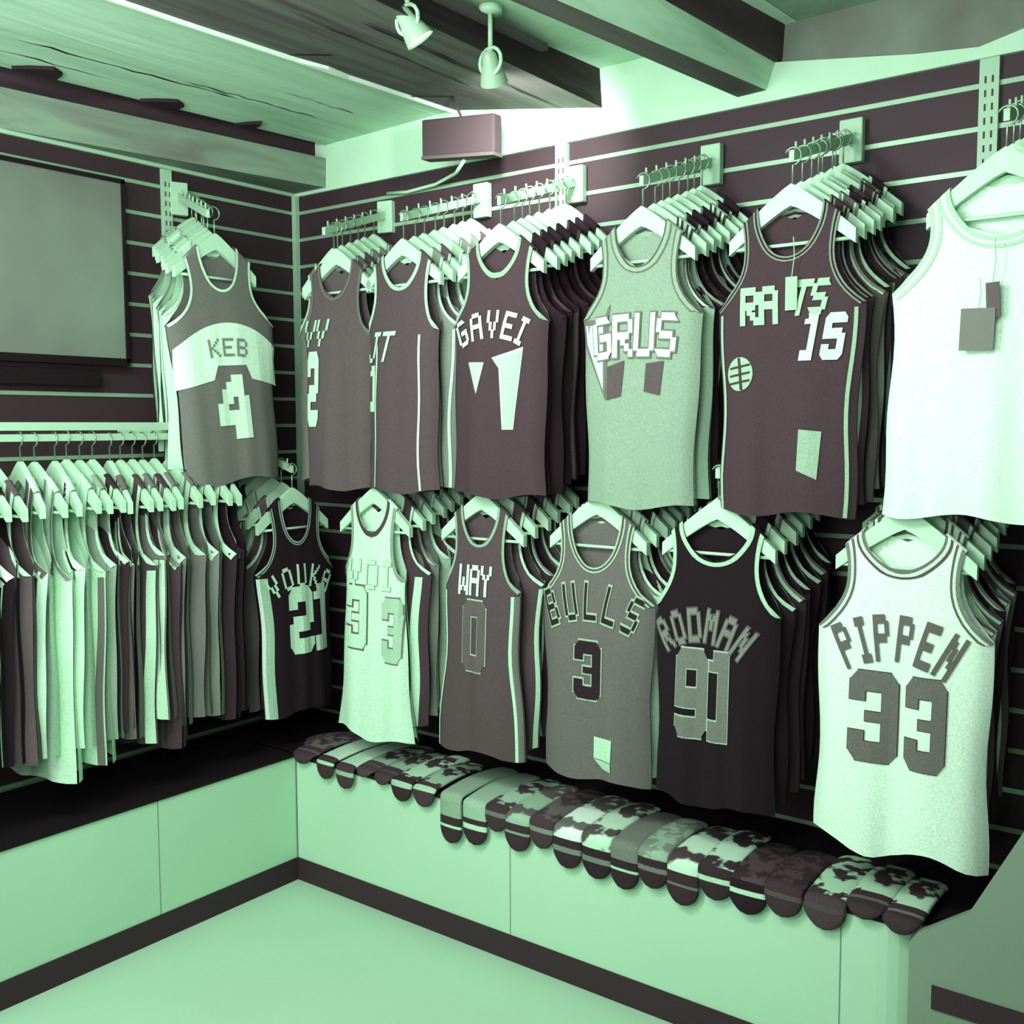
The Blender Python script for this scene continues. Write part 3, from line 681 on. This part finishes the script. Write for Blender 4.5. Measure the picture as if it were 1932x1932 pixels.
# (y, tone, trim, sides, word, kw)
RJ = [(-1.530, .05, LT, (band((.004, .8)), .03), 'pinstriped black', dict(flare=.0), 0),
      (-1.480, .05, LT, (band((.004, .8)), .03), 'pinstriped black', dict(flare=.0), 0),
      (-1.430, .05, LT, (band((.004, .8)), .03), 'pinstriped black', dict(flare=.0), 0),
      (-1.380, .06, band((.012, .92), (.005, .1), (.010, .95)), (band((.004, .8)), .02), 'black white-trimmed', dict(chest=.17), 0),
      (-1.340, .30, LT, None, 'dark gray patch', dict(chest=.17), .04),
      (-1.265, .80, band((.012, .30)), (band((.040, .22)), .02), 'pale green broad', dict(chest=.175), -.25),
      (-1.225, .82, GT, None, 'white low-hanging', dict(H=.82), 0),
      (-1.165, .80, band((.010, .85), (.006, .1), (.010, .92)), None, 'white black-edged', dict(chest=.18), -.2),
      (-1.130, .76, LT, (band((.012, .36)), .0), 'pale', dict(H=.80), .05),
      (-1.090, .55, LT, None, 'gray-green', dict(), 0),
      (-1.050, .16, LT, None, 'dark', dict(H=.72), 0),
      (-0.995, .38, band((.006, .8), (.006, .2), (.006, .8)), (band((.010, .92), (.04, .38)), .035), 'gray white-striped', dict(chest=.175), -.35),
      (-0.960, .24, LT, (band((.020, .76)), .0), 'dark pale-sided', dict(H=.78), 0),
      (-0.920, .40, LT, (band((.030, .76)), .0), 'gray pale-sided', dict(H=.70, flare=.02), -.1),
      (-0.885, .22, GT, None, 'charcoal', dict(H=.80), 0),
      (-0.845, .42, band((.020, .80)), None, 'mid gray wide-trimmed', dict(chest=.17), -.15),
      (-0.790, .40, band((.012, .70)), None, 'mid gray', dict(), 0),
      (-0.720, .44, band((.022, .82)), None, 'light gray wide-trimmed', dict(chest=.175), -.25),
      (-0.680, .16, band((.014, .85)), None, 'dark white-trimmed', dict(H=.76), 0),
      (-0.635, .12, DT, None, 'nearly black', dict(H=.74, chest=.165), -.1)]
pos = ['at the near left end of the rail', 'second from the left end of the rail', 'third from the left end of the rail', 'with a black-striped white armhole at the left',
       'just left of the broad pale jersey', 'hanging wide at the left of the rail', 'just behind the broad pale jersey', 'right of the broad pale one', 'right of the white black-edged jersey', 'left of the gray striped jersey',
       'left of the bright stripe', 'with one bright vertical stripe', 'just right of the bright vertical stripe', 'flaring at its hem mid rail', 'in the shade mid rail',
       'left of the light gray wide-trimmed one', 'between the two wide-trimmed gray jerseys', 'below the number 4 jersey', 'beside the nearly black one on the rail', 'last on the rail, next to the 21 jersey']
for i, ((y, v, tr, sd, word, kw, rz), ps) in enumerate(zip(RJ, pos)):
    J = Jersey(100+i, **dict(dict(H=.74, fold=.010), **kw)); m = fab(v); J.fs = 1.3
    if 'pinstriped' in word: m = mat(.75, .9, 'pinstripe', .04, 10.)
    zt = 1.38+rnd.uniform(-.004, .004)
    ex = []
    if i == 4: q = MB(); J.poly(q, [(.08, .56), (.12, .56), (.125, .65), (.085, .65)], fab(.66)); ex = [('size_patch', q)]
    if i == 11: q = MB(); J.poly(q, [(-.02, .50), (.02, .50), (.02, .60), (-.02, .60)], fab(.6)); ex = [('size_patch', q)]
    if i == 5: q = MB(); J.poly(q, [(.01, .24), (.10, .24), (.10, .30), (.03, .27)], fab(.25)); ex = [('chest_patch', q)]
    tr = [(w_*1.5, m_) for w_, m_ in tr]
    make_jersey(J, '%s jersey %s' % (word, ps), (.30, y, zt), rz*.6, m, tr, None, None, sd, ex, 'jerseys on the left hang rail')
    put_hanger((.30, y, zt), rz*.6, 'hanger of the %s jersey %s' % (word, ps), 'hangers on the left hang rail')

# ================================================================== socks over the bench edge
def sock(x, drop, back, w, kind, toe_v, stripe_v, label, lift=0., rz=0., y0=-PY-.006):
    """path: back on the bench -> front edge -> hanging toe"""
    t = thing('folded_sock', label, 'sock', (x, y0, PZ), rz, 'socks laid over the bench edge')
    r = .012; zz = .010+lift
    path = []
    for i in range(9): path.append((Vector((0, back*(1-i/8.), zz+.012*math.sin(PI*i/8.)*(1 if i < 8 else 0))), Vector((0, 0, 1))))
    for i in range(1, 6):
        a = PI/2*i/5; path.append((Vector((0, -(r+lift*.3)*math.sin(a), zz-(r)*(1-math.cos(a)))), Vector((0, -math.sin(a), math.cos(a)))))
    yb = -(r+lift*.3); zb = zz-r; n = 8
    for i in range(1, n+1): path.append((Vector((0, yb, zb-(drop-r)*i/n)), Vector((0, -1, 0))))
    L = [0.]
    for i in range(1, len(path)): L.append(L[-1]+(path[i][0]-path[i-1][0]).length)
    tot = L[-1]; ns = 46; rows = []; S_ = []
    def at(s):
        for i in range(1, len(path)):
            if s <= L[i]+1e-9:
                f = (s-L[i-1])/(L[i]-L[i-1]); return path[i-1][0].lerp(path[i][0], f), path[i-1][1].lerp(path[i][1], f).normalized()
        return path[-1]
    rt = w*.52
    for i in range(ns+1):
        s = tot*(1-(1-i/ns)**1.15); S_.append(s); P, N = at(s)
        e = max(0., s-(tot-rt)); ww = w*math.sqrt(max(.0004, 1-(e/rt)**2)); e2 = max(0., .02-s)
        ww *= 1-e2*8; th = .008*(1 if ww > w*.3 else .5)
        sec = []
        for k in range(10):
            a = 2*PI*k/10; cx_ = math.copysign(abs(math.cos(a))**.7, math.cos(a)); sec.append(P+Vector((cx_*ww/2, 0, 0))+N*(math.sin(a)*th))
        rows.append(sec)
    cut1 = next(i for i, s in enumerate(S_) if s > tot-.050-.030); cut2 = next(i for i, s in enumerate(S_) if s > tot-.050)
    cut0 = max(2, next(i for i, s in enumerate(S_) if s > tot-.085))
    cut1 = max(cut0+1, next(i for i, s in enumerate(S_) if s > tot-.062))
    cut2 = max(cut1+1, next(i for i, s in enumerate(S_) if s > tot-.050))
    q = MB(); q.grid(rows[:cut0+1], kind, True); q.face(rows[0], kind); q.build('leg', t, True)
    q = MB(); q.grid(rows[cut0:cut1+1], mat(toe_v, .9, 'fabric'), True); q.build('band', t, True)
    q = MB(); q.grid(rows[cut1:cut2+1], mat(stripe_v, .9, 'fabric'), True); q.build('stripe', t, True)
    q = MB(); q.grid(rows[cut2:], mat(toe_v, .9, 'fabric'), True); q.face(rows[-1], mat(toe_v)); q.build('toe', t, True)
    return t
F = lambda v: mat(v, .9, 'fabric')
def Pt(v, v2, s): return mat(v, .9, 'pattern', v2, s)
SK = [(.50, .030, .26, .11, Pt(.40, .22, 30.), .22, .35, 'dark mottled sock lying in the inner corner of the bench'),
      (.615, .062, .30, .085, F(.84), .20, .75, 'white sock with a small dark toe, nearest the corner'),
      (.705, .072, .30, .085, F(.82), .22, .66, 'white sock with a small dark toe beside the first white one'),
      (.79, .020, .28, .085, Pt(.62, .24, 25.), .25, .30, 'short dark sock with pale patches right of the two white ones'),
      (.87, .025, .26, .085, Pt(.66, .26, 22.), .22, .30, 'dark sock with pale patches below the white flared jersey'),
      (.955, .062, .27, .09, Pt(.78, .22, 20.), .17, .70, 'dark sock with pale patches and a round toe, left of the gap'),
      (1.045, .056, .25, .09, Pt(.66, .20, 26.), .22, .72, 'dark patched sock with bright toe line, right of the gap'),
      (1.155, .145, .27, .085, F(.60), .18, .78, 'pale gray sock hanging lowest, under the outlined 0 jersey'),
      (1.245, .125, .27, .09, F(.66), .18, .80, 'pale green sock beside the lowest-hanging sock'),
      (1.325, .070, .26, .085, Pt(.70, .24, 24.), .20, .42, 'dark spotted sock with pale flecks below the 0 jersey hem'),
      (1.40, .105, .26, .09, Pt(.66, .34, 16.), .19, .55, 'gray sock with a pale bar on top'),
      (1.485, .080, .26, .085, Pt(.36, .24, 26.), .22, .50, 'dark gray sock left of the bright splashed ones'),
      (1.57, .110, .27, .095, Pt(.95, .40, 15.), .17, .48, 'sock with a bright white splash pattern'),
      (1.665, .118, .26, .095, Pt(.84, .30, 18.), .15, .46, 'sock with pale wings pattern right of the white splash'),
      (1.75, .120, .24, .09, F(.45), .16, .76, 'plain gray sock with bright toe line below the dark 3 jersey'),
      (1.835, .098, .23, .09, Pt(.64, .50, 34.), .17, .44, 'pale speckled sock right of the plain gray one'),
      (1.92, .115, .24, .095, Pt(.86, .25, 14.), .18, .40, 'sock with a white rounded patch and dark toe'),
      (2.01, .080, .25, .095, Pt(.84, .20, 17.), .17, .78, 'sock with comb-like white marks and bright toe line'),
      (2.095, .088, .22, .10, Pt(.26, .17, 30.), .12, .82, 'dark sock with the brightest toe line'),
      (2.185, .072, .22, .10, Pt(.24, .17, 40.), .20, .30, 'dark sock with a faint round emblem'),
      (2.285, .070, .26, .10, Pt(.78, .20, 26.), .24, .28, 'dark sock with white spots and one white square'),
      (2.375, .022, .25, .095, Pt(.80, .22, 20.), .20, .38, 'short sock with large white blotches, second from the right end'),
      (2.455, .030, .23, .09, Pt(.82, .24, 22.), .20, .42, 'short sock with white blotches at the right end of the bench')]
for i, (x, dr, bk, w, k, tv, sv, lab) in enumerate(SK):
    sock(x, dr, bk, w, k, tv, sv, lab, lift=(.004 if i % 2 else 0.), rz=rnd.uniform(-.04, .04))
# inner-corner socks lying along the bench, further back
for (x, y, rz, v, lab) in ((.40, -.33, -.9, .30, 'dark flat sock lying across the inner corner of the bench'), (.47, -.20, -.6, .36, 'gray flat sock lying behind the one in the inner corner')):
    sock(x, .02, .20, .10, Pt(v, .20, 26.), .24, .3, lab, rz=rz, y0=y-.0)

# ================================================================== lamps and hanging box
def lamp(loc, aim, label):
    t = thing('spot_lamp', label, 'lamp', loc, 0, 'ceiling spot lamps')
    L3 = Vector(aim).normalized()
    q = MB(); q.tube([(0, 0, .13), (0, 0, .05)], .006, UPR, 8); q.build('stem', t, True)
    q = MB(); q.tube([(0, 0, .145), (0, 0, .128)], .030, UPR, 16); q.build('ceiling_plate', t, True)
    q = MB(); q.tube([(0, 0, .05)+Vector((0, 0, 0)) if 0 else Vector((.034*math.cos(a), .0, .012+.034*math.sin(a))) for a in [2*PI*i/16 for i in range(17)]], .005, UPR, 6, False); q.build('yoke', t, True)
    q = MB(); A = Vector((0, 0, .01)); pts = [A-L3*.03, A-L3*.02, A, A+L3*.03, A+L3*.052]; q.tube(pts, [.010, .018, .022, .031, .036], mat(.62, .35), 18, False); q.build('shade', t, True)
    em = bpy.data.materials.get('bulb')
    if not em:
        em = bpy.data.materials.new('bulb'); em.use_nodes = True; p = em.node_tree.nodes['Principled BSDF']; p.inputs['Emission Color'].default_value = (.9, 1, .92, 1); p.inputs['Emission Strength'].default_value = 6
    q = MB(); q.tube([A+L3*.040, A+L3*.047], .032, em, 18); q.build('bulb', t, True)
    return t
lamp((1.44, -.61, 2.43), (-.22, .55, -.75), 'spot lamp pointing at the wall, the right one of the pair under the gray beam')
lamp((1.40, -.87, 2.465), (.35, .45, -.8), 'spot lamp near the top edge, the left one of the pair under the gray beam')
t = thing('track_rail', 'slim dark lamp track fixed under the gray planked beam', 'track', (1.42, -.4, 2.548))
q = MB(); q.box((-.012, -2.4, -.006), (.012, .05, .012), mat(.3)); q.build('rail', t)
t = thing('hanging_box', 'flat gray box hung tilted from the ceiling near the corner', 'box', (.995, -.2, 2.46))
b = MB(); b.prism([(-.145, -.085), (.145, -.115), (.145, .0), (-.145, .03)], 1, -.02, .02, mat(.24, .8, 'board')); o = b.build('box', t, bevel=.006)
b = MB(); b.prism([(-.145, -.093), (.145, -.123), (.145, -.113), (-.145, -.083)], 1, -.022, .022, mat(.32)); b.build('lower_rim', t)
b = MB(); b.tube([(.01, 0, .0), (-.01, .0, .04), (-.06, .02, .10)], .004, mat(.25), 6); b.build('cable', t, True)
b = MB(); b.tube([(1.00, -.19, 2.35), (.88, -.09, 2.345), (.74, -.03, 2.34), (.60, -.02, 2.335), (.50, -.015, 2.345)], .006, UPR, 6)
tag(b.build('loose_cable', smooth=True), 'pale cable sagging from the hanging box to the wall near the corner', 'cable')
# little price holders clipped in the slats
for (a, c, lab) in (((.0045, -.520, 2.27), (.009, -.500, 2.315), 'tiny white clip in the slats of the left wall above the number 4 jersey'), ((.455, -.009, 2.245), (.475, -.0045, 2.29), 'tiny white clip in the slats above the rack nearest the corner')):
    b = MB(); b.box(a, c, mat(.88)); tag(b.build('slat_clip'), lab, 'clip')
bpy.context.view_layer.update()
